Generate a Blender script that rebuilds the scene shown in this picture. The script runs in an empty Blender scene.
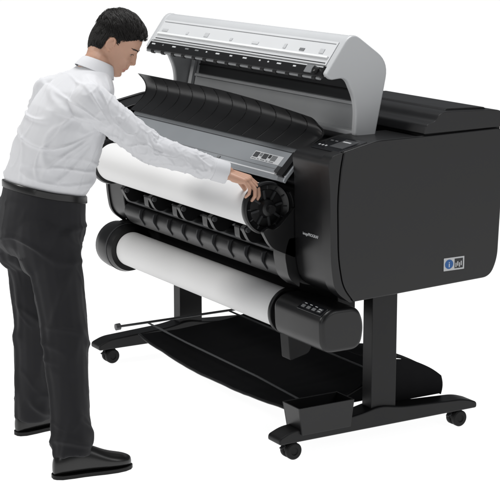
import bpy, bmesh, math, random
from mathutils import Vector, Matrix, noise
from mathutils.bvhtree import BVHTree
random.seed(7)
S = bpy.context.scene
COL = S.collection
V = Vector
# ------------------------------------------------------------------ materials
def mat(name, col, rough=.5, spec=.5, metal=0, bump=None, var=0.0, vscale=8, sheen=0, sub=0):
    m = bpy.data.materials.new(name); m.use_nodes = True
    nt = m.node_tree; b = nt.nodes['Principled BSDF']
    b.inputs['Base Color'].default_value = (*col, 1)
    b.inputs['Roughness'].default_value = rough
    b.inputs['Specular IOR Level'].default_value = spec
    b.inputs['Metallic'].default_value = metal
    if sheen: b.inputs['Sheen Weight'].default_value = sheen
    if sub:
        b.inputs['Subsurface Weight'].default_value = sub
        b.inputs['Subsurface Radius'].default_value = (.012, .005, .003)
        b.inputs['Subsurface Scale'].default_value = 1
    tc = nt.nodes.new('ShaderNodeTexCoord')
    if var:
        n = nt.nodes.new('ShaderNodeTexNoise'); n.inputs['Scale'].default_value = vscale; n.inputs['Detail'].default_value = 6
        r = nt.nodes.new('ShaderNodeMapRange'); r.inputs[3].default_value = 1-var; r.inputs[4].default_value = 1+var
        x = nt.nodes.new('ShaderNodeMix'); x.data_type = 'RGBA'; x.blend_type = 'MULTIPLY'; x.inputs[0].default_value = 1
        x.inputs[6].default_value = (*col, 1)
        nt.links.new(tc.outputs['Object'], n.inputs['Vector']); nt.links.new(n.outputs[0], r.inputs[0])
        nt.links.new(r.outputs[0], x.inputs[7]); nt.links.new(x.outputs[2], b.inputs['Base Color'])
        r2 = nt.nodes.new('ShaderNodeMapRange'); r2.inputs[3].default_value = rough*.85; r2.inputs[4].default_value = min(1, rough*1.15)
        nt.links.new(n.outputs[0], r2.inputs[0]); nt.links.new(r2.outputs[0], b.inputs['Roughness'])
    if bump:
        n = nt.nodes.new('ShaderNodeTexNoise'); n.inputs['Scale'].default_value = bump[0]; n.inputs['Detail'].default_value = 3
        bp = nt.nodes.new('ShaderNodeBump'); bp.inputs['Strength'].default_value = bump[1]; bp.inputs['Distance'].default_value = .001
        nt.links.new(tc.outputs['Object'], n.inputs['Vector']); nt.links.new(n.outputs[0], bp.inputs['Height'])
        nt.links.new(bp.outputs[0], b.inputs['Normal'])
    return m
BLACK = mat('black_plastic', (.0050, .0050, .0055), .33, .42, bump=(900, .2), var=.1)
BLACK2 = mat('black_matte', (.005, .005, .0055), .55, .25, bump=(500, .2), var=.1)
GLOSS = mat('gloss_black', (.006, .0065, .008), .18, .45)
METBLK = mat('black_powder_coat', (.006, .006, .0065), .45, .32, bump=(700, .3), var=.1)
CLOTHB = mat('black_cloth', (.006, .006, .007), .8, .15, bump=(1200, .5), var=.2, vscale=5)
SILVER = mat('silver_plastic', (.46, .47, .48), .38, .5, bump=(900, .1), var=.03)
WHITEP = mat('white_plastic', (.72, .73, .73), .4, .4, var=.02)
PALE = mat('pale_grey_plastic', (.56, .57, .58), .4, .4, var=.02)
GREYIN = mat('grey_inner', (.33, .34, .35), .5, .4, var=.04)
BLUEG = mat('silver_guide', (.36, .38, .40), .33, .5, metal=.45, var=.05)
PAPER = mat('paper', (.74, .74, .74), .75, .2, bump=(60, .03))
DGREY = mat('dark_grey', (.030, .031, .033), .5, .3)
PANEL = mat('panel_grey', (.055, .057, .06), .28, .5)
MGREY = mat('mid_grey', (.16, .165, .17), .4, .5)
LGREY = mat('label_grey', (.50, .51, .52), .5, .4)
BLUE = mat('label_blue', (.02, .10, .30), .5, .4)
RUBBER = mat('rubber', (.010, .010, .010), .7, .3)
SHIRT = mat('shirt_cotton', (.62, .625, .645), .85, .2, bump=(1200, .2), sheen=.1)
TROU = mat('trouser_wool', (.017, .017, .019), .85, .2, bump=(1500, .5), var=.2, vscale=60, sheen=.10)
LEATH = mat('shoe_leather', (.006, .006, .006), .3, .5, bump=(200, .15))
SOLE = mat('shoe_sole', (.006, .006, .006), .6, .3)
SKIN = mat('skin', (.50, .295, .21), .52, .4, bump=(350, .2), var=.07, vscale=30, sub=.15)
LIPS = mat('lips', (.45, .215, .165), .5, .4)
HAIR = mat('hair_black', (.008, .0068, .0062), .52, .35)
EYEW = mat('eye_white', (.50, .47, .45), .25, .5)
IRIS = mat('iris', (.012, .008, .006), .15, .5)
# ------------------------------------------------------------------ helpers
def tag(o, label=None, cat=None, group=None, kind=None):
    if label: o['label'] = label
    if cat: o['category'] = cat
    if group: o['group'] = group
    if kind: o['kind'] = kind
    return o
def empty(name, loc, label, cat, group=None):
    o = bpy.data.objects.new(name, None); o.location = loc; o.empty_display_size = .1
    COL.objects.link(o); return tag(o, label, cat, group)
def link(name, me, m, parent):
    o = bpy.data.objects.new(name, me)
    if m is not None: me.materials.append(m)
    COL.objects.link(o)
    if parent is not None:
        o.parent = parent
        if parent.type == 'EMPTY': o.matrix_parent_inverse = Matrix.Translation(-parent.location)
    return o
def obj(name, bm, m, parent=None, bevel=0, seg=3, sharp=35):
    bmesh.ops.remove_doubles(bm, verts=bm.verts, dist=1e-6)
    bmesh.ops.recalc_face_normals(bm, faces=bm.faces)
    me = bpy.data.meshes.new(name); bm.to_mesh(me); bm.free()
    me.shade_smooth()
    o = link(name, me, m, parent)
    if bevel:
        b = o.modifiers.new('bevel', 'BEVEL'); b.width = bevel; b.segments = seg; b.limit_method = 'ANGLE'
        b.angle_limit = math.radians(32); b.harden_normals = True
    else:
        me.set_sharp_from_angle(angle=math.radians(sharp))
    return o
B = bmesh.new
def rnd(pts, r=.02, n=5):
    out = []; N = len(pts)
    for i, p in enumerate(pts):
        rr = p[2] if len(p) > 2 else r
        P = V(p[:2]); A = V(pts[i-1][:2]); C = V(pts[(i+1) % N][:2])
        da, dc = (A-P), (C-P)
        k = min(rr, da.length*.48, dc.length*.48)
        if k < 1e-4: out.append(tuple(P)); continue
        a = P+da.normalized()*k; c = P+dc.normalized()*k
        for j in range(n+1):
            t = j/n; q = a*(1-t)**2+P*2*t*(1-t)+c*t*t; out.append(tuple(q))
    return out
def prism(bm, prof, x0, x1):
    a = [bm.verts.new((x0, y, z)) for y, z in prof]; b = [bm.verts.new((x1, y, z)) for y, z in prof]
    n = len(prof)
    for i in range(n): bm.faces.new((a[i], a[(i+1) % n], b[(i+1) % n], b[i]))
    bm.faces.new(a[::-1]); bm.faces.new(b)
    return bm
def box(bm, c, s, R=None):
    vs = []
    for x in (-.5, .5):
        for y in (-.5, .5):
            for z in (-.5, .5):
                p = V((x*s[0], y*s[1], z*s[2]))
                if R is not None: p = R @ p
                vs.append(bm.verts.new(V(c)+p))
    for f in ((0,1,3,2),(4,6,7,5),(0,4,5,1),(2,3,7,6),(0,2,6,4),(1,5,7,3)): bm.faces.new([vs[i] for i in f])
    return bm
def frame(d):
    d = d.normalized(); u = V((0,0,1)) if abs(d.z) < .9 else V((1,0,0))
    a = d.cross(u).normalized(); return a, a.cross(d).normalized()
def ringmesh(bm, rings, caps=True):
    for r0, r1 in zip(rings, rings[1:]):
        n = len(r0)
        for i in range(n): bm.faces.new((r0[i], r0[(i+1) % n], r1[(i+1) % n], r1[i]))
    if caps:
        bm.faces.new(rings[0][::-1]); bm.faces.new(rings[-1])
def tube(bm, pts, r, n=10):
    pts = [V(p) for p in pts]; rings = []
    for i, p in enumerate(pts):
        d = (pts[min(i+1, len(pts)-1)]-pts[max(i-1, 0)]); a, b = frame(d)
        rr = r[i] if isinstance(r, (list, tuple)) else r
        rings.append([bm.verts.new(p+(a*math.cos(t)+b*math.sin(t))*rr) for t in [2*math.pi*k/n for k in range(n)]])
    ringmesh(bm, rings); return bm
def lathe(bm, o, axis, prof, n=48, caps=True):
    a, b = frame(V(axis)); ax = V(axis).normalized(); o = V(o)
    rings = [[bm.verts.new(o+ax*x+(a*math.cos(t)+b*math.sin(t))*max(r, 1e-4)) for t in [2*math.pi*k/n for k in range(n)]] for x, r in prof]
    ringmesh(bm, rings, caps); return bm
def cap(bm, p0, r0, p1, r1, n=16):
    p0, p1 = V(p0), V(p1); d = (p1-p0); a, b = frame(d); d.normalize(); rings = []
    for j in range(6):
        t = -math.pi/2+.05+j*(math.pi/2-.05)/5
        rings.append((p0+d*r0*math.sin(t), r0*math.cos(t)))
    for j in range(6):
        t = j*(math.pi/2-.05)/5
        rings.append((p1+d*r1*math.sin(t), r1*math.cos(t)))
    R = [[bm.verts.new(c+(a*math.cos(t)+b*math.sin(t))*r) for t in [2*math.pi*k/n for k in range(n)]] for c, r in rings]
    ringmesh(bm, R); return bm
def ell(bm, c, rad, M=None, R=None, n=20):
    rings = []
    for j in range(n//2+1):
        t = -math.pi/2+.04+j*(math.pi-.08)/(n//2)
        ring = []
        for k in range(n):
            s = 2*math.pi*k/n
            p = V((rad[0]*math.cos(t)*math.cos(s), rad[1]*math.cos(t)*math.sin(s), rad[2]*math.sin(t)))
            if R is not None: p = R @ p
            p = V(c)+p
            if M is not None: p = M @ p
            ring.append(bm.verts.new(p))
        rings.append(ring)
    ringmesh(bm, rings); return bm
def loft(bm, rows, n=32, e=.9):
    rings = []
    for row in rows:
        z, cx, cy, rx, ry = row[:5]; tl = row[5] if len(row) > 5 else 0
        ring = []
        for k in range(n):
            t = 2*math.pi*k/n; c, s = math.cos(t), math.sin(t)
            dy = ry*math.copysign(abs(s)**e, s)
            ring.append(bm.verts.new((cx+rx*math.copysign(abs(c)**e, c), cy+dy, z-tl*dy)))
        rings.append(ring)
    ringmesh(bm, rings); return bm
def bake(bm, voxel, it=6):
    bmesh.ops.recalc_face_normals(bm, faces=bm.faces)
    me = bpy.data.meshes.new('tmp'); bm.to_mesh(me); bm.free()
    o = bpy.data.objects.new('tmp', me); COL.objects.link(o)
    r = o.modifiers.new('r', 'REMESH'); r.mode = 'VOXEL'; r.voxel_size = voxel; r.use_smooth_shade = True
    if it:
        s = o.modifiers.new('s', 'SMOOTH'); s.factor = .5; s.iterations = it
    bpy.context.view_layer.update()
    out = bpy.data.meshes.new_from_object(o.evaluated_get(bpy.context.evaluated_depsgraph_get()))
    bpy.data.objects.remove(o); bpy.data.meshes.remove(me)
    out.shade_smooth(); return out
def text(name, body, size, M, m, parent, align='LEFT'):
    cu = bpy.data.curves.new(name, 'FONT'); cu.body = body; cu.size = size; cu.extrude = .0004; cu.align_x = align
    o = bpy.data.objects.new('tmp', cu); COL.objects.link(o); bpy.context.view_layer.update()
    me = bpy.data.meshes.new_from_object(o.evaluated_get(bpy.context.evaluated_depsgraph_get()))
    bpy.data.objects.remove(o); me.transform(M); me.materials.clear(); me.name = name
    return link(name, me, m, parent)
def basis(x, y, o):
    x, y = V(x), V(y); z = x.cross(y)
    return Matrix(((x.x, y.x, z.x, o[0]), (x.y, y.y, z.y, o[1]), (x.z, y.z, z.z, o[2]), (0, 0, 0, 1)))
def sheet(name, G, th, m, parent):
    bm = B(); NX, NY = len(G)-1, len(G[0])-1
    gv = [[[bm.verts.new(V(p)-V((0,0,o))) for p in r] for r in G] for o in (0, th)]
    for a in gv:
        for i in range(NX):
            for j in range(NY): bm.faces.new((a[i][j], a[i+1][j], a[i+1][j+1], a[i][j+1]))
    for i in range(NX):
        for j in (0, NY): bm.faces.new((gv[0][i][j], gv[0][i+1][j], gv[1][i+1][j], gv[1][i][j]))
    for j in range(NY):
        for i in (0, NX): bm.faces.new((gv[0][i][j], gv[0][i][j+1], gv[1][i][j+1], gv[1][i][j]))
    return obj(name, bm, m, parent)
# ------------------------------------------------------------------ setting
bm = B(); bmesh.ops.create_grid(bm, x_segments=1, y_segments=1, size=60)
fl = mat('self_lit_white_floor', (.30, .30, .30), .9, .0)
fb = fl.node_tree.nodes['Principled BSDF']; fb.inputs['Emission Color'].default_value = (1, 1, 1, 1); fb.inputs['Emission Strength'].default_value = .96  # floor glows by itself, washing cast shadows out to white
floor = obj('floor', bm, fl); tag(floor, 'seamless self-lit white studio floor under printer and man', 'floor', kind='structure')
# ------------------------------------------------------------------ printer
PR = empty('large_format_printer', (-.75, .42, 0), 'black wide format printer on castor stand with its silver top cover raised', 'printer')
bm = B(); prism(bm, rnd([(.16,.645),(.15,.86),(.13,1.03),(.05,1.072),(.055,1.087),(.13,1.20),(.2,1.212),(.84,1.21),(.85,.67)], .012), -1.53, -.055)
body = obj('main_body', bm, BLACK2, PR, .003)
HPROF = [(.138,.656,.03),(.074,.704,.05),(.056,.80,.1),(.049,1.10,.1),(.040,1.178,.02),(.054,1.202,.015),(.25,1.246,.03),(.56,1.249),(.84,1.256,.04),(.850,1.2,.04),(.836,.74,.06),(.805,.680,.04)]
CPROF = [(.136,.648,.02),(.068,.698,.05),(.050,.80,.1),(.043,1.10,.1),(.034,1.180,.02),(.050,1.209,.012),(.098,1.2205,.004),(.086,1.165,.04),(.074,1.05,.1),(.080,.82,.1),(.102,.71,.05),(.150,.648,.004)]
SPP = [(.156,.648,.008),(.108,.71,.05),(.086,.82,.1),(.080,1.05,.1),(.092,1.165,.04),(.104,1.222,.004),(.252,1.253,.03),(.500,1.2555,.01),(.845,1.262,.05),(.860,1.2,.05),(.842,.74,.07),(.808,.670,.05)]
def housing(x0, x1, sgn):
    s0, s1 = (x0, x1-.010) if sgn > 0 else (x0+.010, x1)
    a0, a1 = (x1-.020, x1) if sgn > 0 else (x0, x0+.020)
    bm = B(); prism(bm, rnd(HPROF, .02), s0, s1); h = obj('end_housing', bm, BLACK, PR, .005, 4)
    bm = B(); prism(bm, rnd(CPROF, .02, 8), a0-(.04 if sgn > 0 else 0), a1-.001*sgn); obj('corner_piece', bm, BLACK, h, .007, 4)
    bm = B(); prism(bm, rnd(SPP, .02, 8), a0, a1); obj('side_panel', bm, BLACK, h, .008, 4)
    return h
hr = housing(-.06, .2, 1)
hl = housing(-1.70, -1.535, -1)
text('brand_lettering', 'imagePROGRAF', .0160, basis((1,0,0), (0,0,1), (.000,.0527,.885)), LGREY, hr)
sl = V((0,.196,.044)).normalized(); cpM = basis((1,0,0), sl, (-.020,.095,1.2122))
def onM(M, name, c, s, m, parent, bevel=0):
    bm = B(); box(bm, c, s); bmesh.ops.transform(bm, matrix=M, verts=bm.verts); return obj(name, bm, m, parent, bevel)
cp = onM(cpM, 'control_panel', (.095,.070,.001), (.19,.130,.008), GLOSS, hr, .0025)
sc = onM(cpM, 'screen', (.125,.075,.0056), (.085,.080,.0012), PANEL, cp)
for k in range(3): onM(cpM, 'icon', (.018+.022*k,.035,.0056), (.010,.008,.0012), LGREY, cp)
for k in range(2): onM(cpM, 'icon', (.026+.03*k,.088,.0056), (.016,.006,.0012), MGREY, cp)
onM(cpM, 'screen_line', (.120,.092,.0066), (.05,.008,.0008), LGREY, sc)
bm = B(); prism(bm, rnd([(.468,1.262),(.480,1.296,.010),(.520,1.306,.012),(.540,1.334,.014),(.57,1.340,.012),(.835,1.332,.025),(.868,1.30,.025),(.862,1.266)], .003), -.62, .197)
rcv = obj('rear_cover', bm, BLACK, PR, .009, 4)
bm = B(); prism(bm, rnd([(.60,1.3385),(.61,1.3455,.004),(.79,1.3405,.004),(.80,1.3325)], .002), -.50, .150); obj('cover_lid', bm, BLACK, rcv, .002)
bm = B(); prism(bm, [(.50,1.20),(.48,1.263),(.845,1.266),(.845,1.20)], -.60, .185); obj('rear_cover_base', bm, BLACK2, PR)
M0 = basis((0,1,0), (0,0,1), (.2012,.574,.718)) @ Matrix.Diagonal((.95,.88,1,1))
def plate(name, w, h, M, m, parent, d=.0006):
    bm = B(); box(bm, (w/2, h/2, 0), (w, h, d)); bmesh.ops.transform(bm, matrix=M, verts=bm.verts); return obj(name, bm, m, parent)
st = plate('sticker', .105, .058, M0, LGREY, hr)
def off(M, x, y, z): return M @ Matrix.Translation((x, y, z))
bm = B(); lathe(bm, (.027,.029,.0004), (0,0,1), [(0,.021),(.0006,.021)], 32); bmesh.ops.transform(bm, matrix=M0, verts=bm.verts); obj('info_badge', bm, BLUE, st)
text('info_letter', 'i', .036, off(M0, .027, .016, .0014), WHITEP, st, 'CENTER')
plate('picture_box', .043, .044, off(M0, .055, .007, .0004), DGREY, st)
for k in range(4): onM(M0, 'picture_line', (.062+.009*k, .022+.006*(k % 2), .001), (.005,.02,.0004), LGREY, st)
# ---- top cover, open
XL, LU = -1.46, .016
sec = rnd([(.375,1.235,.01),(.434,1.505+LU,.06),(.262,1.626+LU,.045),(.150,1.470+LU,.010),(.170,1.456+LU,.005),(.268,1.592+LU,.03),(.408,1.490+LU,.045),(.352,1.245,.01)], .02, 6)
bm = B(); prism(bm, sec, XL, 0); TC = obj('top_cover', bm, SILVER, PR, .004)
ends = rnd([(.377,1.233,.015),(.438,1.506+LU,.065),(.262,1.630+LU,.05),(.146,1.470+LU,.012),(.172,1.449+LU,.01),(.240,1.455+LU,.03),(.288,1.37,.05),(.282,1.243,.015)], .02, 7)
for x0, x1 in ((-.022, .008), (XL-.008, XL+.022)):
    bm = B(); prism(bm, ends, x0, x1); obj('cover_end', bm, SILVER, TC, .008, 4)
d = V((.112, .156)).normalized(); nrm = V((-d.y, d.x))
def fl_pt(s, h): q = V((.150, 1.470+LU))+d*s+nrm*h; return (q.x, q.y)
def flp(name, x0, x1, s0, s1, h0, h1, m, parent, bevel=0):
    bm = B(); prism(bm, [fl_pt(s0,h0), fl_pt(s1,h0), fl_pt(s1,h1), fl_pt(s0,h1)], x0, x1); return obj(name, bm, m, parent, bevel)
bm = B(); prism(bm, rnd([fl_pt(-.016,-.012), fl_pt(.034,-.012), fl_pt(.034,.006), fl_pt(-.016,.008)], .004), XL+.022, -.022)
rail = obj('cover_rail', bm, BLACK, TC, .003)
flp('front_strip', XL+.03, -.03, .038, .142, .0005, .0030, PALE, TC, .001)
flp('strip_groove', XL+.04, -.04, .044, .048, .0032, .0038, DGREY, TC)
flp('strip_ledge', XL+.04, -.04, .066, .074, .0032, .0100, WHITEP, TC, .001)
flp('strip_groove', XL+.04, -.04, .130, .1325, .0032, .0038, MGREY, TC)
random.seed(3)
for x, w in ((-1.40,.05),(-1.18,.02),(-1.02,.035),(-.80,.02),(-.62,.05),(-.38,.02),(-.26,.035),(-.12,.03)):
    flp('strip_fitting', x, x+w, .084, random.choice((.096,.104)), .0032, .0052, random.choice((MGREY, LGREY, SILVER)), TC, .0008)
x = XL+.05
while x < -.1:
    w = random.choice((.01, .02, .03)); flp('rail_clip', x, x+w, .010, .016, .0062, .0090, random.choice((MGREY, LGREY, DGREY)), rail); x += w+random.uniform(.05, .10)
q = fl_pt(.008, .008); bm = B(); lathe(bm, (-.06, q[0], q[1]), V((0, nrm.x, nrm.y)), [(0,.014),(.014,.013),(.016,.009)], 20); obj('rail_knob', bm, BLACK, rail)
flp('rail_bracket', -.135, -.085, -.006, .028, .0062, .013, MGREY, rail, .002)
flp('rail_trim', XL+.03, -.03, .024, .029, .0062, .0080, SILVER, rail)
q = fl_pt(-.018, -.002); bm = B(); tube(bm, [(XL+.025, q[0], q[1]), (-.024, q[0], q[1])], .006, 12); rbar = obj('roller_bar', bm, MGREY, rail)
for k in range(15):
    bm = B(); x = XL+.07+k*.094; lathe(bm, (x, q[0], q[1]), (1,0,0), [(0,.008),(.002,.0095),(.024,.0095),(.026,.008)], 18); obj('bar_roller', bm, BLACK2, rbar)
def in_pt(z, h): y = .352+(z-1.245)*(.056/.256); return (y-h, z)
def inp(name, x0, x1, z0, z1, h0, h1, m, parent, bevel=0):
    bm = B(); prism(bm, [in_pt(z0,h0), in_pt(z0,h1), in_pt(z1,h1), in_pt(z1,h0)], x0, x1); return obj(name, bm, m, parent, bevel)
ip = inp('inner_panel', XL+.024, -.024, 1.255, 1.490, .0, .008, GREYIN, TC, .002)
inp('inner_slot', XL+.09, -.085, 1.362, 1.440, .0085, .012, DGREY, ip)
inp('slot_bar', XL+.09, -.085, 1.398, 1.404, .0122, .018, BLACK2, ip, .001)
inp('slot_frame', XL+.07, -.065, 1.442, 1.454, .0085, .020, SILVER, ip, .002)
inp('slot_frame', XL+.07, -.065, 1.348, 1.360, .0085, .020, SILVER, ip, .002)
for x in (XL+.03, -.060): inp('panel_frame', x, x+.030, 1.27, 1.480, .0085, .026, SILVER, ip, .003)
inp('panel_lip', XL+.024, -.024, 1.238, 1.256, -.004, .045, PALE, TC, .004)
# ---- black ribbed roll cover flap
bm = B(); NX, NS = 120, 16
def sst(a, b, x): t = max(0, min(1, (x-a)/(b-a))); return t*t*(3-2*t)
def flap(u, s, off=0):
    x = -1.57+u*1.50
    zb = 1.196
    ztop = 1.352-.044*max(0, (u-.40)/.60)**1.6-.02*sst(.97, 1.0, u)
    z = zb+(ztop-zb)*s
    y = .090+.118*s+.040*math.sin(s*math.pi)-.050*s**3
    xx = x+(1-s)*.05*max(0, (.18-u)/.18)
    return V((xx, y+off, z))
g = [[[bm.verts.new(flap(i/NX, j/NS, o)) for j in range(NS+1)] for i in range(NX+1)] for o in (0, .006)]
for a in g:
    for i in range(NX):
        for j in range(NS): bm.faces.new((a[i][j], a[i+1][j], a[i+1][j+1], a[i][j+1]))
for i in range(NX):
    for j in (0, NS): bm.faces.new((g[0][i][j], g[0][i+1][j], g[1][i+1][j], g[1][i][j]))
for j in range(NS):
    for i in (0, NX): bm.faces.new((g[0][i][j], g[0][i][j+1], g[1][i][j+1], g[1][i][j]))
rc = obj('roll_cover', bm, BLACK, PR)
for k in range(14):
    u = min(max(k/13, .004), .996)
    bm = B(); tube(bm, [flap(u, .02+.95*s/12, .0006) for s in range(13)], .0026, 6); obj('cover_rib', bm, BLACK, rc)
# ---- silver feed guide
GP0, GP1 = V((.012,1.094)), V((.122,1.209))
bm = B(); prism(bm, [tuple(GP1),tuple(GP0),(.005,1.080),(.016,1.073),(.026,1.088),(.134,1.200)], -1.50, -.066)
fg = obj('feed_guide', bm, BLUEG, PR, .003)
gd = (GP1-GP0).normalized(); gn = V((-gd.y, gd.x))
def gplate(name, x0, x1, s0, s1, m, h0=.0002, h=.001, parent=None, bevel=0):
    def g_pt(s, hh): q = GP0+gd*s+gn*hh; return (q.x, q.y)
    bm = B(); prism(bm, [g_pt(s0,h0), g_pt(s1,h0), g_pt(s1,h), g_pt(s0,h)], x0, x1); return obj(name, bm, m, parent or fg, bevel)
lb = gplate('instruction_label', -.375, -.165, .046, .086, LGREY)
for k, w in enumerate((.040, .022, .040, .022, .040)):
    xa = -.370+sum((.040, .022, .040, .022, .040)[:k])+.0015*k
    gplate('label_picture', xa, xa+w-.004, .058 if w > .03 else .066, .082, random.choice((DGREY, MGREY, PANEL)), .0012, .0018, lb)
    gplate('label_line', xa, xa+w-.008, .050, .053, MGREY, .0012, .0018, lb)
gplate('guide_line', -1.49, -.07, .112, .115, DGREY)
gplate('guide_line', -1.49, -.07, .028, .030, MGREY)
gplate('guide_edge', -1.49, -.07, .004, .010, LGREY)
gplate('guide_latch', -.115, -.075, .0, .112, BLACK, .0002, .012)
gplate('guide_catch', -.150, -.122, .012, .040, DGREY, .0012, .010, None, .002)
for x in (-1.38, -1.12, -.86, -.60): gplate('guide_tab', x, x+.022, .012, .022, MGREY, .0012, .004, None, .001)
# ---- cradle + recess with guides and rollers
AY, AZ, RR, RF = -.04, .977, .086, .103
def arc(r, a0, a1, n=16): return [(AY+r*math.cos(math.radians(a0+(a1-a0)*i/n)), AZ+r*math.sin(math.radians(a0+(a1-a0)*i/n))) for i in range(n+1)]
bm = B(); prism(bm, arc(.100, 290, 395)+arc(.109, 395, 290), -1.46, -.08); obj('roll_cradle', bm, BLACK2, PR, .002)
bm = B(); prism(bm, rnd([(.155,.655),(.075,.675,.03),(.04,.73,.03),(.05,.765,.012),(.155,.80,.01)], .01), -1.50, -.065); fp = obj('front_guide', bm, BLACK, PR, .004)
bm = B(); prism(bm, rnd([(.155,.845),(.06,.855,.01),(.035,.875,.008),(.06,.885,.01),(.155,.885)], .004), -1.50, -.065); obj('guide_bar', bm, BLACK, fp, .002)
bm = B(); prism(bm, rnd([(.10,.772),(.055,.778,.004),(.040,.792,.006),(.052,.800,.004),(.11,.796)], .003), -1.48, -.07); obj('guide_ledge', bm, DGREY, fp, .001)
bm = B(); tube(bm, [(-1.50,.085,.825),(-.066,.085,.825)], .008, 12); sh_ = obj('roller_shaft', bm, MGREY, fp)
for k in range(14):
    x = -1.43+k*.099
    bm = B(); lathe(bm, (x,.085,.825), (1,0,0), [(0,.014),(.002,.017),(.026,.017),(.028,.014)], 20); obj('pinch_roller', bm, BLACK2, sh_)
for k in range(10):
    x = -1.37+k*.132
    bm = B()
    if k % 2 == 0: prism(bm, rnd([(.12,.862),(.02,.800,.03),(-.012,.812,.02),(-.04,.866,.012),(-.020,.880,.012),(.02,.866,.02),(.05,.888)], .008), x, x+.026)
    else: prism(bm, rnd([(.12,.850),(.045,.785,.02),(.015,.800,.015),(.010,.850,.010),(.05,.872)], .006), x, x+.040)
    lug = obj('guide_arm', bm, BLACK, fp, .003)
    if k % 2 == 0: bm = B(); lathe(bm, (x-.012,-.022,.860), (1,0,0), [(0,.009),(.002,.011),(.048,.011),(.050,.009)], 16); obj('arm_roller', bm, DGREY, lug)
    bm = B(); prism(bm, rnd([(.060,.690),(.030,.735,.01),(.036,.768,.006),(.058,.770)], .003), x+.040, x+.047); obj('guide_fin', bm, DGREY, fp, .001)
bm = B(); prism(bm, rnd([(.06,.78),(-.05,.83,.03),(-.088,.897,.015),(-.060,.909,.01),(-.04,.899,.01),(-.015,.909,.015),(.06,.98)], .01), -.085, -.062); obj('spool_bearing', bm, BLACK, PR, .004)
bm = B(); prism(bm, rnd([(.08,.66),(.03,.70,.03),(.01,.80,.03),(.03,.86),(.08,.86)], .01), -.15, -.062); obj('guide_end', bm, BLACK, fp, .006)
# ---- lower roll holders
LY, LZ, LR = .115, .535, .080
bm = B(); prism(bm, rnd([(.024,.455,.055),(.018,.594,.06),(.066,.626,.05),(.188,.624,.05),(.220,.554,.06),(.205,.455,.055)], .05, 8), -.160, .184)
rh = obj('roll_holder', bm, BLACK, PR, .018, 4)
bm = B(); lathe(bm, (-.160,LY,LZ), (-1,0,0), [(-.01,.078),(.022,.078),(.024,.093),(.028,.096),(.040,.096),(.044,.092),(.046,.085),(.056,.083),(.058,.06)], 56); obj('holder_flange', bm, BLACK, rh, 0)
hp = basis((1,0,0), V((0,.048,.032)).normalized(), (.0,.0235,.5972))
bp_ = onM(hp, 'button_panel', (.085,.025,.001), (.165,.042,.006), GLOSS, rh, .002)
for k in range(3):
    onM(hp, 'button', (.030+.036*k,.022,.005), (.022,.013,.003), MGREY, bp_, .001)
    onM(hp, 'button_mark', (.030+.036*k,.037,.0046), (.016,.003,.001), LGREY, bp_)
onM(hp, 'indicator', (.138,.026,.0046), (.030,.022,.001), PANEL, bp_)
for k in range(2): onM(hp, 'indicator_mark', (.138,.021+.010*k,.0055), (.018,.003,.0006), LGREY, bp_)
bm = B(); prism(bm, rnd([(.06,.36,.01),(.05,.47,.01),(.18,.47,.01),(.15,.38,.02)], .01), -.16, -.095); obj('holder_foot', bm, BLACK2, rh, .005)
bm = B(); lathe(bm, (-1.575,LY,LZ), (-1,0,0), [(0,.07),(.0,.104),(.03,.112),(.12,.112),(.16,.108),(.19,.09),(.195,.055)], 48); rh2 = obj('roll_holder', bm, BLACK, PR, 0)
bm = B(); lathe(bm, (-1.61,LY,LZ), (-1,0,0), [(0,.111),(.0,.1140),(.012,.1140),(.012,.111)], 48); obj('holder_ring', bm, DGREY, rh2)
bm = B(); prism(bm, rnd([(.1,.42),(.1,.65),(.26,.66),(.24,.44)], .03), -1.70, -1.62); obj('holder_bracket', bm, BLACK2, rh2, .005)
bm = B(); prism(bm, rnd([(.215,.50),(.215,.66),(.30,.66),(.30,.5)], .01), -1.6, .0); obj('holder_beam', bm, BLACK2, PR, .005)
# ---- stand
def stand(x):
    bm = B(); prism(bm, rnd([(.36,.13),(.36,.68),(.48,.68),(.48,.13)], .004), x-.032, x+.032); obj('leg', bm, METBLK, PR, .006)
    bm = B(); prism(bm, rnd([(-.075,.075,.01),(-.075,.10,.02),(-.02,.122,.05),(.30,.140,.05),(.40,.160,.04),(.5,.140,.05),(.82,.122,.05),(.885,.10,.02),(.885,.075,.01)], .02), x-.045, x+.045); obj('foot', bm, METBLK, PR, .006)
    for y in (0, .81):
        bm = B(); prism(bm, rnd([(y-.025,.030),(y-.028,.062),(y-.012,.07),(y-.012,.078),(y+.012,.078),(y+.012,.07),(y+.026,.066),(y+.034,.05),(y+.018,.026)], .006), x-.006, x+.006)
        cs = obj('castor', bm, BLACK2, PR, .002)
        for s in (-1, 1):
            bm = B(); lathe(bm, (x+s*.0065,y+.004,.034), (s,0,0), [(0,.030),(.003,.034),(.018,.034),(.022,.029),(.0225,.016),(.019,.014),(.019,.001)], 32); obj('wheel', bm, RUBBER, cs)
        bm = B(); box(bm, (x, y-.034, .050), (.018, .022, .006), Matrix.Rotation(.4, 3, 'X')); obj('brake_tab', bm, DGREY, cs, .002)
stand(0); stand(-1.588)
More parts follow.
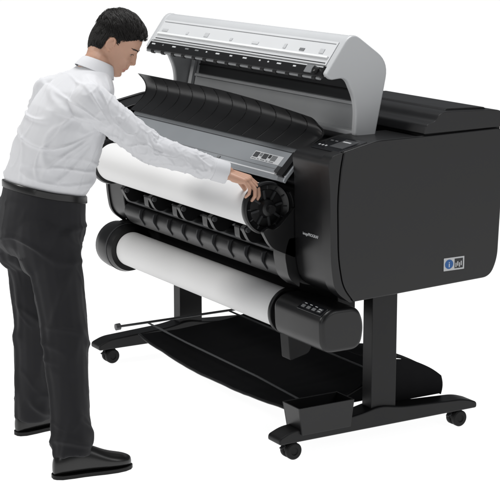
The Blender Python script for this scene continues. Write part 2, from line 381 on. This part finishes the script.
# basket: flat cloth on thin rods
G = []
for i in range(81):
    row = []; u = i/80
    for j in range(41):
        v = j/40
        x = -1.47+u*1.39
        yf = .10-.035*math.sin(math.pi*u)
        y = yf+(.74-yf)*v
        z = .128+.02*(2*u-1)**4-.016*math.sin(math.pi*u)*math.sin(math.pi*v)+.04*v**3+.007*noise.noise(V((x*5,y*5,0)))+.004*abs(noise.noise(V((x*11,y*3+x*4,4))))
        row.append(V((x,y,z)))
    G.append(row)
bk = sheet('output_basket', G, .004, CLOTHB, PR)
bm = B(); tube(bm, [V(G[i][0])+V((0,-.004,.0)) for i in range(0,81,2)], .006, 8); obj('basket_rod', bm, METBLK, bk)
RODM = mat('rod_grey', (.07, .072, .075), .35, .5)
bm = B(); tube(bm, [(-1.5,-.012,.191),(-1.5,-.010,.191),(-1.5,.012,.192),(-1.5,.014,.192),(-1.5,.8,.194)], [.010,.016,.016,.006,.006], 12); obj('basket_rod', bm, RODM, bk)
bm = B(); tube(bm, [(-.085,.05,.140),(-.082,.30,.175),(-.08,.52,.262)], .006, 10); obj('basket_rod', bm, METBLK, bk)
bm = B(); tube(bm, [(-1.5,.16,.189),(-1.1,.15,.186),(-.5,.15,.183),(-.082,.16,.160)], .0045, 8); obj('basket_rod', bm, RODM, bk)
bm = B(); tube(bm, [(-1.5,.60,.190),(-.8,.60,.188),(-.3,.60,.188),(-.08,.60,.20)], .0045, 8); obj('basket_rod', bm, RODM, bk)
G2 = []
for i in range(9):
    x = -.30+.25*i/8; row = []
    for j in range(29):
        v = j/28*1.2-.2
        y = .47+.30*v; z = .325-.02*v-.10*max(0, v)**2.2+.004*noise.noise(V((x*9, y*9, 2)))
        row.append(V((x, y, z)))
    for j in range(1, 9): row.append(V((x, .77+.008*math.sin(j/8*math.pi), .205-.0095*j)))
    G2.append(row)
rcl = sheet('rear_cloth', G2, .004, CLOTHB, bk)
bm = B(); prism(bm, [(.40,.13),(.40,.322),(.485,.318),(.60,.300),(.70,.254),(.766,.205),(.766,.13)], -.0535, -.0505); obj('cloth_side', bm, CLOTHB, rcl)
# accessory pocket on the foot
bm = B()
x0, x1, y0, y1, z0, z1, w = -.065, .058, .005, .262, .128, .214, .005
box(bm, ((x0+x1)/2,(y0+y1)/2,z0), (x1-x0-.02,y1-y0-.03,w))
box(bm, (x1-w/2,(y0+y1)/2,(z0+z1)/2), (w,y1-y0,z1-z0)); box(bm, (x0+w/2,(y0+y1)/2,(z0+z1)/2), (w,y1-y0,z1-z0))
box(bm, ((x0+x1)/2,y0+w/2,(z0+z1)/2-.0005), (x1-x0-2*w-.0002,w,z1-z0-.001)); box(bm, ((x0+x1)/2,y1-w/2,(z0+z1)/2-.0005), (x1-x0-2*w-.0002,w,z1-z0-.001))
for v in bm.verts:
    if v.co.z < .16: v.co.z -= .024; v.co.y = .13+(v.co.y-.13)*.88; v.co.x = (v.co.x-x1)*.92+x1
pk = obj('accessory_pocket', bm, BLACK, PR, .002)
# ------------------------------------------------------------------ rolls
U = empty('paper_roll', (-.8, AY, AZ-RR), 'upper white paper roll gripped by the man at its black flange', 'paper roll')
bm = B(); lathe(bm, (-1.43,AY,AZ), (1,0,0), [(0,.028),(0,RR),(1.29,RR),(1.29,.028)], 72); obj('paper', bm, PAPER, U, .0015)
bm = B(); lathe(bm, (-1.50,AY,AZ), (1,0,0), [(0,.016),(1.43,.016)], 24); obj('spool_core', bm, BLACK, U)
for x, s in ((-.139, 1), (-1.431, -1)):
    bm = B(); lathe(bm, (x,AY,AZ), (s,0,0), [(0,.05),(0,.090),(.004,.099),(.020,RF),(.032,RF-.002),(.036,.095),(.029,.088),(.026,.074),(.020,.070),(.020,.040),(.028,.034),(.046,.030),(.05,.022),(.05,.001)], 64)
    f = obj('flange', bm, BLACK, U)
    for k in range(12):
        a = k*math.pi/6
        bm = B(); box(bm, V((x+s*.029,AY+.081*math.cos(a),AZ+.081*math.sin(a))), (.008,.014,.004), Matrix.Rotation(a, 3, 'X')); obj('flange_rib', bm, DGREY, f)
    for k in range(8):
        a = k*math.pi/4+.2
        bm = B(); box(bm, V((x+s*.024,AY+.053*math.cos(a),AZ+.053*math.sin(a))), (.010,.038,.009), Matrix.Rotation(a, 3, 'X')); obj('flange_spoke', bm, DGREY, f, .0015)
    bm = B(); lathe(bm, (x+s*.047,AY,AZ), (s,0,0), [(0,.013),(.012,.013),(.014,.01)], 20); obj('hub', bm, MGREY, f)
L = empty('paper_roll', (-.9, LY, LZ-LR), 'lower white paper roll mounted between the black roll holders', 'paper roll')
bm = B(); lathe(bm, (-1.572,LY,LZ), (1,0,0), [(0,.028),(0,LR),(1.355,LR),(1.355,.028)], 72); obj('paper', bm, PAPER, L, .0015)
bm = B(); lathe(bm, (-1.60,LY,LZ), (1,0,0), [(0,.026),(1.42,.026)], 24); obj('spool_core', bm, BLACK, L)
# ------------------------------------------------------------------ person
PE = empty('person', (-.56, -.72, 0), 'man in white shirt and charcoal trousers leaning to load the upper roll', 'person')
TL = .24
TORSO = [(1.00,-.582,-.757,.154,.132,TL),(1.043,-.58,-.752,.163,.142,TL),(1.062,-.579,-.749,.171,.151,TL),(1.10,-.572,-.738,.178,.157,.18),(1.18,-.56,-.714,.183,.154,.08),(1.29,-.545,-.684,.192,.148),(1.37,-.535,-.652,.190,.135),(1.43,-.53,-.625,.165,.116),(1.480,-.525,-.592,.10,.086),(1.512,-.52,-.565,.062,.062)]
SR, ER, WR = V((-.365,-.655,1.400)), V((-.285,-.445,1.214)), V((-.196,-.212,1.127))
SL, EL, WL = V((-.695,-.660,1.395)), V((-.775,-.740,1.135)), V((-.815,-.705,.90))
def torso(bm, k=1.0):
    loft(bm, [(r[0], r[1], r[2], r[3]*k, r[4]*k)+tuple(r[5:]) for r in TORSO])
def sleeve(bm, s, e, w, k=1.0):
    mid = s.lerp(e, .5); m2 = e.lerp(w, .5)
    cap(bm, s, .070*k, mid, .062*k); cap(bm, mid, .062*k, e, .055*k); cap(bm, e, .055*k, m2, .048*k); cap(bm, m2, .048*k, w, .041*k)
    cap(bm, V((-.50 if s.x > -.5 else -.56,-.595,1.445)), .062*k, s, .066*k)
    cap(bm, V((s.x*.6-.53*.4, s.y, 1.33)), .09*k, s, .068*k)
bm = B(); torso(bm); sleeve(bm, SR, ER, WR); sleeve(bm, SL, EL, WL)
sh = bake(bm, .0040, 6)
def segt(p, a, b):
    ab = b-a; t = max(0, min(1, (p-a).dot(ab)/ab.dot(ab))); return t, (p-(a+ab*t)).length
def ridge(q): return 1-2*abs(noise.noise(q))
def fold(q, w=.11): n_ = noise.noise(q)/w; return math.exp(-n_*n_)
norms = [v.normal.copy() for v in sh.vertices]
ARM = V((-.40,-.60,1.30))
for v, nn in zip(sh.vertices, norms):
    p = v.co; best = None
    for s, e, w in ((SR, ER, WR), (SL, EL, WL)):
        t1, d1 = segt(p, s, e); t2, d2 = segt(p, e, w)
        c = (d1, t1, s, e) if d1 < d2 else (d2, 1+t2, e, w)
        if best is None or c[0] < best[0]: best = c
    wa = max(0, min(1, (.10-best[0])/.03))*max(0, min(1, (best[1]-.15)/.35))
    ax = best[1]; rel = p-best[2]; dirn = (best[3]-best[2]).normalized(); a_, b_ = frame(dirn)
    ang = math.atan2(rel.dot(b_), rel.dot(a_)); ca, sa = math.cos(ang), math.sin(ang)
    amp = .4+.6*math.exp(-((ax-1.0)/.30)**2)+.5*math.exp(-((ax-1.75)/.18)**2)+.4*math.exp(-((ax-.4)/.2)**2)
    if ax > 1.9: amp *= .25
    dz = wa*amp*(.0060*fold(V((ax*2.6+.7*sa, ca*.9, sa*.9+3)), .10)+.0055*fold(V((ax*4.5-.9*ca+7, ca*1.1, sa*1.1)), .08)+.003*fold(V((ax*7+.8*ca+2, ca*1.3, sa*1.3+6)), .07))
    wt = 1-wa
    da = p-ARM; rad = da.length; th = math.atan2(da.z, -da.y)
    td = .0065*fold(V((th*2.6+p.x*2, rad*2.0, p.x*3)), .08)*sst(.05, .16, rad)
    td += .0050*fold(V((p.x*5+p.z*3, p.y*7-p.z*5, p.z*2.4)), .08)
    td += .0028*fold(V((p.x*9+p.z*4, p.y*11-p.z*9, p.z*4+5)), .07)
    td += .006*(ridge(V((p.x*4+p.z*2, p.y*5-p.z*3, p.z*2.2+4)))-.45)
    td += .0075*fold(V((p.x*5, p.y*5+p.z*7, p.z*13)), .10)*math.exp(-((p.z-1.11)/.06)**2)
    zl = p.z+TL*(p.y+.75)
    dz += wt*td*(sst(1.05, 1.09, zl) if p.z < 1.2 else 1)*(1-sst(1.44, 1.50, p.z))
    v.co = p+nn*dz
sh.name = 'shirt'; SHO = link('shirt', sh, SHIRT, PE)
sm = SHO.modifiers.new('smooth', 'SMOOTH'); sm.factor = .5; sm.iterations = 1
for e, w in ((ER, WR), (EL, WL)):
    d0 = (w-e).normalized()
    bm = B(); lathe(bm, w-d0*.012, d0, [(-.004,.038),(0,.0430),(.004,.0440),(.052,.0420),(.056,.0405),(.056,.037),(.03,.036)], 36, False)
    for v in bm.verts: v.co += .0016*V((noise.noise(v.co*25), noise.noise(v.co*25+V((9,0,0))), noise.noise(v.co*25+V((0,9,0)))))
    obj('cuff', bm, SHIRT, SHO)
nk = V((-.52,-.554,1.503)); ax = V((.02,.46,1)).normalized()
bm = B(); lathe(bm, nk, ax, [(-.018,.068),(.016,.060),(.026,.0575),(.028,.055),(.018,.053),(-.014,.060)], 40, False)
obj('collar', bm, SHIRT, SHO)
bm = B(); lathe(bm, nk, ax, [(.027,.0555),(.0285,.0585),(.023,.0640),(.002,.0740),(-.016,.0810),(-.0175,.079),(.002,.0705),(.023,.0605)], 56, False)
for v in bm.verts: v.co += .0035*V((noise.noise(v.co*14), noise.noise(v.co*14+V((9,0,0))), noise.noise(v.co*14+V((0,9,0)))))
obj('collar_fold', bm, SHIRT, SHO)
# trousers
HR, KR, FR = V((-.490,-.770,.86)), V((-.375,-.770,.49)), V((-.268,-.805,.085))
HL, KL, FL = V((-.668,-.770,.86)), V((-.730,-.750,.49)), V((-.815,-.722,.085))
bm = B()
loft(bm, [(1.045,-.58,-.752,.169,.148,TL),(1.01,-.581,-.755,.172,.151,TL),(.95,-.583,-.764,.178,.157,.18),(.89,-.583,-.774,.182,.160,.1),(.84,-.583,-.776,.175,.150),(.80,-.583,-.775,.155,.125)])
for h, k, f in ((HR, KR, FR), (HL, KL, FL)):
    m1 = h.lerp(k, .5); m2 = k.lerp(f, .5)
    cap(bm, h, .107, m1, .092); cap(bm, m1, .092, k, .080); cap(bm, k, .080, m2, .075)
    d0 = (f-m2).normalized(); ll = (f-m2).length
    lathe(bm, m2, d0, [(0,.075),(ll*.6,.073),(ll,.074),(ll+.012,.073)], 28)
for h in (HR, HL): cap(bm, h+V((0,-.045,.03)), .102, h+V((0,-.03,-.05)), .100)
tr = bake(bm, .0050, 10)
norms = [v.normal.copy() for v in tr.vertices]
for v, nn in zip(tr.vertices, norms):
    p = v.co; b0 = None
    for h, k, f in ((HR, KR, FR), (HL, KL, FL)):
        t1, d1 = segt(p, h, k); t2, d2 = segt(p, k, f)
        c = (d1, t1, h, k) if d1 < d2 else (d2, 1+t2, k, f)
        if b0 is None or c[0] < b0[0]: b0 = c; lg_ = h
    t = b0[1]; s = 0 if lg_ is HR else 5
    dz = .005*(ridge(V((p.x*7+s+p.z, p.y*7-p.z*1.2, p.z*1.3)))-.4)+.0055*fold(V((p.x*6+s, p.y*6-p.z*1.4, p.z*1.5+2)), .09)
    dz += (.008*math.exp(-((t-1.0)/.22)**2)+.012*math.exp(-((t-1.87)/.12)**2)+.009*math.exp(-(t/.35)**2))*fold(V((p.x*4+s, p.y*5+p.z*5, p.z*7)), .09)
    dz += .0022*fold(V((p.x*9+s, p.y*10+p.z*4, p.z*4+1)), .08)
    rel = p-b0[2]; dirn = (b0[3]-b0[2]).normalized(); rel = rel-dirn*rel.dot(dirn)
    an = abs(math.atan2(rel.x, rel.y))
    if t > .15: dz += .009*math.exp(-(an/.14)**2)+.007*math.exp(-((math.pi-an)/.14)**2)
    zl = p.z+TL*(p.y+.75)
    v.co = p+nn*dz*(1-sst(.95, 1.0, zl))
tr.name = 'trousers'; TRO = link('trousers', tr, TROU, PE)
bm = B(); rings = []
for z, k in ((1.022,.99),(1.024,1.012),(1.047,1.012),(1.050,1.0),(1.050,.93)):
    rings.append([bm.verts.new((-.580+.1735*k*math.copysign(abs(math.cos(t))**.9, math.cos(t)), -.753+.1525*k*math.copysign(abs(math.sin(t))**.9, math.sin(t)), z-TL*.1525*math.sin(t))) for t in [2*math.pi*i/64 for i in range(64)]])
ringmesh(bm, rings, False); obj('belt', bm, LEATH, TRO)
# shoes
def shoe(heel, ang):
    d0 = V((math.sin(ang), math.cos(ang), 0)); s0 = V((math.cos(ang), -math.sin(ang), 0)); heel = V(heel)
    prof = [(0,.012,.05),(.008,.024,.075),(.03,.035,.095),(.075,.038,.108),(.115,.038,.112),(.155,.041,.098),(.20,.046,.074),(.24,.047,.060),(.275,.041,.052),(.30,.028,.042),(.313,.010,.032)]
    bm = B(); rings = []
    for t, hw, h in prof:
        ring = []
        for k in range(28):
            a = 2*math.pi*k/28; c, s = math.cos(a), math.sin(a)
            z = .012+h/2+h/2*math.copysign(abs(s)**.75, s)
            w = hw*math.copysign(abs(c)**.8, c)*(1-.25*max(0, s))
            ring.append(bm.verts.new(heel+d0*t+s0*w+V((0,0,max(z, .014)))))
        rings.append(ring)
    ringmesh(bm, rings); o = obj('shoe', bm, LEATH, PE, sharp=60)
    ss = o.modifiers.new('sub', 'SUBSURF'); ss.levels = 1; ss.render_levels = 2
    bm = B()
    def outl(z, k): return [bm.verts.new(heel+d0*(t+(.003 if t > .2 else -.002))+s0*(w*k)+V((0,0,z))) for t, w in [(t, hw) for t, hw, h in prof]+[(t, -hw) for t, hw, h in prof[::-1]]]
    a = outl(.0, 1.02); b = outl(.015, 1.05); n = len(a)
    for i in range(n): bm.faces.new((a[i], a[(i+1) % n], b[(i+1) % n], b[i]))
    bm.faces.new(a[::-1]); bm.faces.new(b); obj('sole', bm, SOLE, o)
shoe((-.262,-.888,0), math.radians(6)); shoe((-.808,-.805,0), math.radians(-9))
# body: head, neck, hands and what the clothes cover, one continuous mesh
yaw, pit = math.radians(33), math.radians(35)
zz = V((0,0,1)); HS = .975
f0 = V((math.sin(yaw), math.cos(yaw), 0)); r0 = V((math.cos(yaw), -math.sin(yaw), 0))
f1 = f0*math.cos(pit)-zz*math.sin(pit); u1 = zz*math.cos(pit)+f0*math.sin(pit); HC = V((-.515,-.464,1.592))
HM = Matrix(((r0.x,f1.x,u1.x,HC.x),(r0.y,f1.y,u1.y,HC.y),(r0.z,f1.z,u1.z,HC.z),(0,0,0,1))) @ Matrix.Scale(HS, 4)
def H(*p): return HM @ V(p)
bm = B()
torso(bm, .90)
for s, e, w in ((SR, ER, WR), (SL, EL, WL)):
    cap(bm, s, .055, e, .042); cap(bm, e, .042, w, .030); cap(bm, V((-.53,-.60,1.42)), .06, s, .055)
for h, k, f in ((HR, KR, FR), (HL, KL, FL)): cap(bm, h, .09, k, .06); cap(bm, k, .06, f, .042)
loft(bm, [(1.03,-.58,-.752,.15,.13),(.84,-.583,-.765,.165,.135),(.80,-.583,-.765,.15,.11)])
def hand(W, dirv, up, side, grip, spread, L=1.0):
    d_, n_, s_ = dirv.normalized(), up.normalized(), side.normalized()
    cap(bm, W-d_*.05, .029, W, .026)
    offs = [.030, .010, -.010, -.029]; lens = [.082, .086, .082, .074]
    flen = [(.043,.026,.021), (.047,.029,.022), (.044,.027,.021), (.034,.021,.019)]
    for i in range(4):
        K = W+d_*lens[i]*L+s_*offs[i]
        cap(bm, W+s_*offs[i]*.6-n_*.002, .017, K, .0125); cap(bm, W+d_*.03+s_*offs[i]*.7-n_*.008, .013, K-n_*.006-d_*.01, .010)
        p = K; a = 0; rad = [.0098,.0088,.0080,.0070]
        if i == 3: rad = [r*.88 for r in rad]
        for q in range(3):
            a += grip[q]+(.06*i)
            dd = d_*math.cos(a)-n_*math.sin(a)+s_*(offs[i]*spread)
            p2 = p+dd.normalized()*flen[i][q]; cap(bm, p, rad[q], p2, rad[q+1], 12); p = p2
    b0 = W+d_*.018+s_*.022-n_*.006; b1 = b0+(d_*.55+s_*.55-n_*.45).normalized()*.042
    b2 = b1+(d_*.75+s_*.10-n_*.65).normalized()*.034; b3 = b2+(d_*.75-s_*.15-n_*.65).normalized()*.026
    cap(bm, b0, .017, b1, .0125); cap(bm, b1, .0115, b2, .0098); cap(bm, b2, .0098, b3, .0078)
WH = V((-.178,-.175,1.114)); hd = V((.058,.065,-.026))
hand(WH, hd, V((.25,.15,1)), V((-.75,.65,.1)), (.42,.65,.5), 3)
cap(bm, WR, .03, WH, .027)
WLH = WL+V((-.006,.012,-.06))
hand(WLH, V((-.005,.02,-.10)), V((-1,.0,.05)), V((0,1,.2)), (.15,.25,.25), 2); cap(bm, WL, .03, WLH, .027)
cap(bm, V((-.523,-.592,1.45)), .064, V((-.52,-.550,1.52)), .055); cap(bm, V((-.52,-.550,1.50)), .056, H(0,-.040,-.040), .054)
HEAD = [(.117,-.035,.012,.016),(.110,-.060,.034,.040),(.096,-.083,.056,.057),(.075,-.097,.072,.068),(.050,-.105,.081,.074),(.025,-.106,.084,.0755),(.005,-.104,.082,.0745),(-.015,-.100,.081,.0725),(-.035,-.092,.081,.069),(-.055,-.078,.082,.0645),(-.073,-.052,.080,.059),(-.090,-.020,.079,.051),(-.103,.010,.076,.040),(-.112,.030,.069,.028),(-.117,.043,.058,.013)]
rings = []
for z, yb, yf, hw in HEAD:
    ring = []; cy = max(-.012, (yb+yf)/2-.025) if z > -.06 else (yb*.45+yf*.55)-.015
    for k in range(40):
        t = 2*math.pi*k/40; c, s = math.cos(t), math.sin(t)
        ring.append(bm.verts.new(H(hw*math.copysign(abs(c)**.86, c), cy+((yf-cy) if s > 0 else (cy-yb))*math.copysign(abs(s)**(.90 if s > 0 else 1), s), z)))
    rings.append(ring)
ringmesh(bm, rings)
ES = .92
for s in (-1, 1):
    ell(bm, (s*.0105,.087,-.034), (.0075,.011,.0065), HM)
    E0 = Matrix.Rotation(math.radians(-12), 3, 'X') @ Matrix.Rotation(s*math.radians(16), 3, 'Z')
    ell(bm, (s*.0745,-.016,-.006), (.0060,.016*ES,.028*ES), HM, E0)
    ell(bm, (s*.0735,-.009,-.027), (.0060,.007,.008), HM)
    bmr = [H(s*(.0805+.002*math.sin(t)), -.018-.0155*ES*math.cos(t), -.004+.0275*ES*math.sin(t)) for t in [math.pi*(-.30+1.2*i/9) for i in range(10)]]
    for a, b in zip(bmr, bmr[1:]): cap(bm, a, .0036, b, .0036, 10)
    cap(bm, H(s*.0785,-.012,.006), .0030, H(s*.0785,-.022,-.014), .0030, 10); cap(bm, H(s*.0765,-.0035,-.010), .0045, H(s*.0765,-.0035,-.004), .0040, 10)
cap(bm, H(0,.074,.016), .0105, H(0,.078,-.030), .0150)
cap(bm, H(0,.078,.018), .0078, H(0,.090,-.016), .0082); cap(bm, H(0,.090,-.016), .0082, H(0,.0950,-.028), .0094)
cap(bm, H(0,.080,-.045), .010, H(0,.080,-.056), .011)
cap(bm, H(-.015,.078,-.0625), .0062, H(.015,.078,-.0625), .0062); cap(bm, H(-.007,.083,-.0605), .0066, H(.007,.083,-.0605), .0066)
cap(bm, H(-.012,.078,-.0735), .0072, H(.012,.078,-.0735), .0072)
bo = bake(bm, .0028, 5)
inv = HM.inverted()
SC = []
for s in (-1, 1):
    SC += [((s*.030,.078,.000),(.014,.02,.010),(0,-.0065,0)), ((s*.031,.076,.0055),(.012,.02,.0050),(0,.0042,0)), ((s*.031,.075,-.0085),(.012,.02,.004),(0,.0018,0)),
           ((s*.028,.08,.024),(.020,.02,.007),(0,.0035,0)), ((s*.046,.055,-.024),(.016,.03,.012),(s*.002,.004,0)), ((s*.042,.055,-.058),(.018,.03,.018),(-s*.003,-.003,0)),
           ((s*.014,.085,-.018),(.007,.02,.012),(0,-.002,0)), ((s*.021,.078,-.0675),(.006,.02,.006),(0,-.0025,0)), ((s*.055,.0,-.070),(.016,.02,.012),(s*.0045,0,0)),
           ((s*.071,.045,.03),(.02,.025,.02),(-s*.003,0,0)), ((s*.0175,.084,-.038),(.004,.02,.008),(0,-.002,0))]
SC += [((0,.084,-.050),(.004,.02,.006),(0,-.0015,0)), ((0,.082,-.0835),(.014,.02,.005),(0,-.0035,0)), ((0,.079,-.099),(.013,.02,.010),(0,.0050,0)), ((0,.09,-.0672),(.016,.02,.0016),(0,-.0022,0)), ((0,.082,.010),(.009,.02,.008),(0,-.003,0))]
for v in bo.vertices:
    q = inv @ v.co
    if q.length > .16: continue
    dd = V((0,0,0))
    for c, r, m_ in SC:
        e = ((q.x-c[0])/r[0])**2+((q.y-c[1])/r[1])**2+((q.z-c[2])/r[2])**2
        if e < 9: dd += V(m_)*math.exp(-e)
    v.co = HM @ (q+dd)
bo.materials.append(SKIN); bo.materials.append(LIPS)
for p in bo.polygons:
    q = inv @ p.center
    p.material_index = 1 if (q.y > .074 and abs(q.x) < .021 and (abs(q.z+.0675) < .0108-.25*abs(q.x))) else 0
bo.name = 'body'; BODY = link('body', bo, None, PE)
bvh = BVHTree.FromPolygons([v.co for v in bo.vertices], [tuple(p.vertices) for p in bo.polygons])
def skin_at(x, z, lift):
    h = bvh.ray_cast(H(x,.2,z), -f1)
    return h[0]+f1*lift if h[0] is not None else H(x,.08,z)
for s in (-1, 1):
    c = inv @ skin_at(s*.031, -.0015, 0)
    bm = B(); ell(bm, (s*.0308, c.y-.0088, -.0018), (.0118,.0098,.0062), HM); ey = obj('eye', bm, EYEW, PE)
    bm = B(); ell(bm, (s*.0312, c.y-.0010, -.0028), (.0050,.0028,.0042), HM); obj('iris', bm, IRIS, ey)
    bm = B(); tube(bm, [skin_at(s*x, z, .0012) for x, z in ((.0185,-.0005),(.024,.0030),(.031,.0042),(.038,.0032),(.0445,-.0010))], [.0006,.0011,.0013,.0012,.0005], 6); obj('eyelash', bm, HAIR, ey)
    bm = B()
    for k in range(34):
        u = k/33; x = .012+.036*u; z = .0215+.0065*math.sin(u*2.2)-.004*u+random.uniform(-.0012,.0012)
        tube(bm, [skin_at(s*x, z-.002, .0002), skin_at(s*(x+.004), z+.0012, .0011), skin_at(s*(x+.008), z+.0018, .0006)], [.0007,.0008,.0003], 4)
    obj('eyebrow', bm, HAIR, PE)
# hair: fine strands over a scalp cap that reaches the nape
HCc = V((0,-.013,.028)); HRd = V((.0785,.0970,.0930))
def ellp(d, k):
    dz = d.z
    if dz >= 0: return HCc+V((d.x*HRd.x, d.y*HRd.y, dz*HRd.z))*k
    return HCc+V((d.x*HRd.x*k, d.y*(HRd.y+.006*min(1, -dz*2))*k, dz*.150))
def hairline(q, t=0):
    if q.y > .050: return q.z > .072-.20*abs(q.x)+t
    if q.y > .012: return q.z > .016+(q.y-.012)*1.2+t
    if q.y > -.003: return q.z > .002+t
    if q.y > -.036: return q.z > .021+t
    return q.z > -.080+(q.y+.10)*.20+t
bm = B(); bmesh.ops.create_icosphere(bm, subdivisions=6, radius=1)
for v in bm.verts: v.co = ellp(v.co, 1.0+.03*max(0, v.co.z))
bmesh.ops.delete(bm, geom=[v for v in bm.verts if not hairline(v.co, .012)], context='VERTS')
crown = V((.10,-.66,.74)).normalized()
random.seed(11); locks = 0
while locks < 950:
    dd = V((random.gauss(0,1), random.gauss(-.1,1), random.gauss(.15,1))).normalized()
    if not hairline(ellp(dd, 1), random.uniform(-.002,.006)): continue
    locks += 1
    top = sst(.10, .55, dd.z)
    swirl = V((random.gauss(0,.24), random.gauss(0,.20), 0))*(.3+.7*top)
    ln = random.uniform(.7,1.15)*(.34+1.0*top); vol = .030+.130*top*random.uniform(.6,1.15)+.04*max(0, dd.y)*top
    curl = random.uniform(-.3,.3)*top
    ltol = random.uniform(-.014,.010) if dd.y > .2 else random.uniform(-.004,.006)
    for sidx in range(12):
        d2 = (dd+V((random.gauss(0,.04), random.gauss(0,.04), random.gauss(0,.04)))).normalized(); pts = []
        if not hairline(ellp(d2, 1), -.002): d2 = dd.copy()
        jv = random.uniform(.85,1.08); tol = ltol+random.uniform(-.004,.004)
        for k in range(8):
            f = k/7
            tg = d2-crown*d2.dot(crown); tg = tg-d2*tg.dot(d2)
            if tg.length < .08: tg = V((random.uniform(-.5,.5), 1, 0))
            tg = tg.normalized()*(.85-.45*top)+V((.70*top, .45*top-.35*(1-top), -.45*(1-top)))+swirl+d2.cross(tg)*curl*f*3
            pts.append(ellp(d2, 1+vol*jv*(.2+.8*math.sin(min(1, .12+f*.95)*math.pi*.74))))
            nd = (d2+tg*.062*ln).normalized()
            if not hairline(ellp(nd, 1), tol): nd = (d2+tg*.010*ln).normalized()
            d2 = nd
        r = random.uniform(.0005,.0010)
        tube(bm, pts, [r*.8,r,r,r,r*.9,r*.75,r*.5,r*.12], 4)
bmesh.ops.transform(bm, matrix=HM, verts=bm.verts)
me = bpy.data.meshes.new('hair'); bmesh.ops.recalc_face_normals(bm, faces=bm.faces); bm.to_mesh(me); bm.free(); me.shade_smooth()
link('hair', me, HAIR, PE)
# ------------------------------------------------------------------ lights
W = bpy.data.worlds.new('World'); S.world = W; W.use_nodes = True
W.node_tree.nodes['Background'].inputs[0].default_value = (.93,.96,1,1); W.node_tree.nodes['Background'].inputs[1].default_value = .15
def area(name, loc, target, size, power, col=(1,1,1)):
    l = bpy.data.lights.new(name, 'AREA'); l.shape = 'RECTANGLE'; l.size, l.size_y = size; l.energy = power; l.color = col
    o = bpy.data.objects.new(name, l); COL.objects.link(o); o.location = loc
    o.rotation_euler = (V(target)-V(loc)).to_track_quat('-Z', 'Y').to_euler(); return o
area('overhead_softbox', (-.6,.2,4.2), (-.6,.1,0), (2.0,1.6), 112)
area('key_softbox', (-2.2,-4.2,3.6), (-.6,0,.9), (1.0,1.0), 92, (1,.985,.96))
area('side_softbox', (4.5,2.2,2.8), (0,.3,.9), (1.2,2.0), 36)
area('added_edge_strip', (2.2,-3.6,2.6), (.1,.1,.9), (.5,2.2), 20)  # unseen strip lamp, added to put highlights on the black edges
# ------------------------------------------------------------------ camera
p = math.atan(342/1650); ch = V((-.8583,.5132,0)); cr = V((.5132,.8583,0))
fw = ch*math.cos(p)-zz*math.sin(p); up = zz*math.cos(p)+ch*math.sin(p)
cd = bpy.data.cameras.new('camera'); cam = bpy.data.objects.new('camera', cd); COL.objects.link(cam); S.camera = cam
cd.sensor_fit = 'HORIZONTAL'; cd.sensor_width = 36; cd.lens = 36*1650/500; cd.clip_end = 300
o = V((5.179,-3.278,2.13))
cam.matrix_world = Matrix(((cr.x,up.x,-fw.x,o.x),(cr.y,up.y,-fw.y,o.y),(cr.z,up.z,-fw.z,o.z),(0,0,0,1)))
S.view_settings.view_transform = 'Standard'; S.view_settings.look = 'None'; S.view_settings.exposure = 0
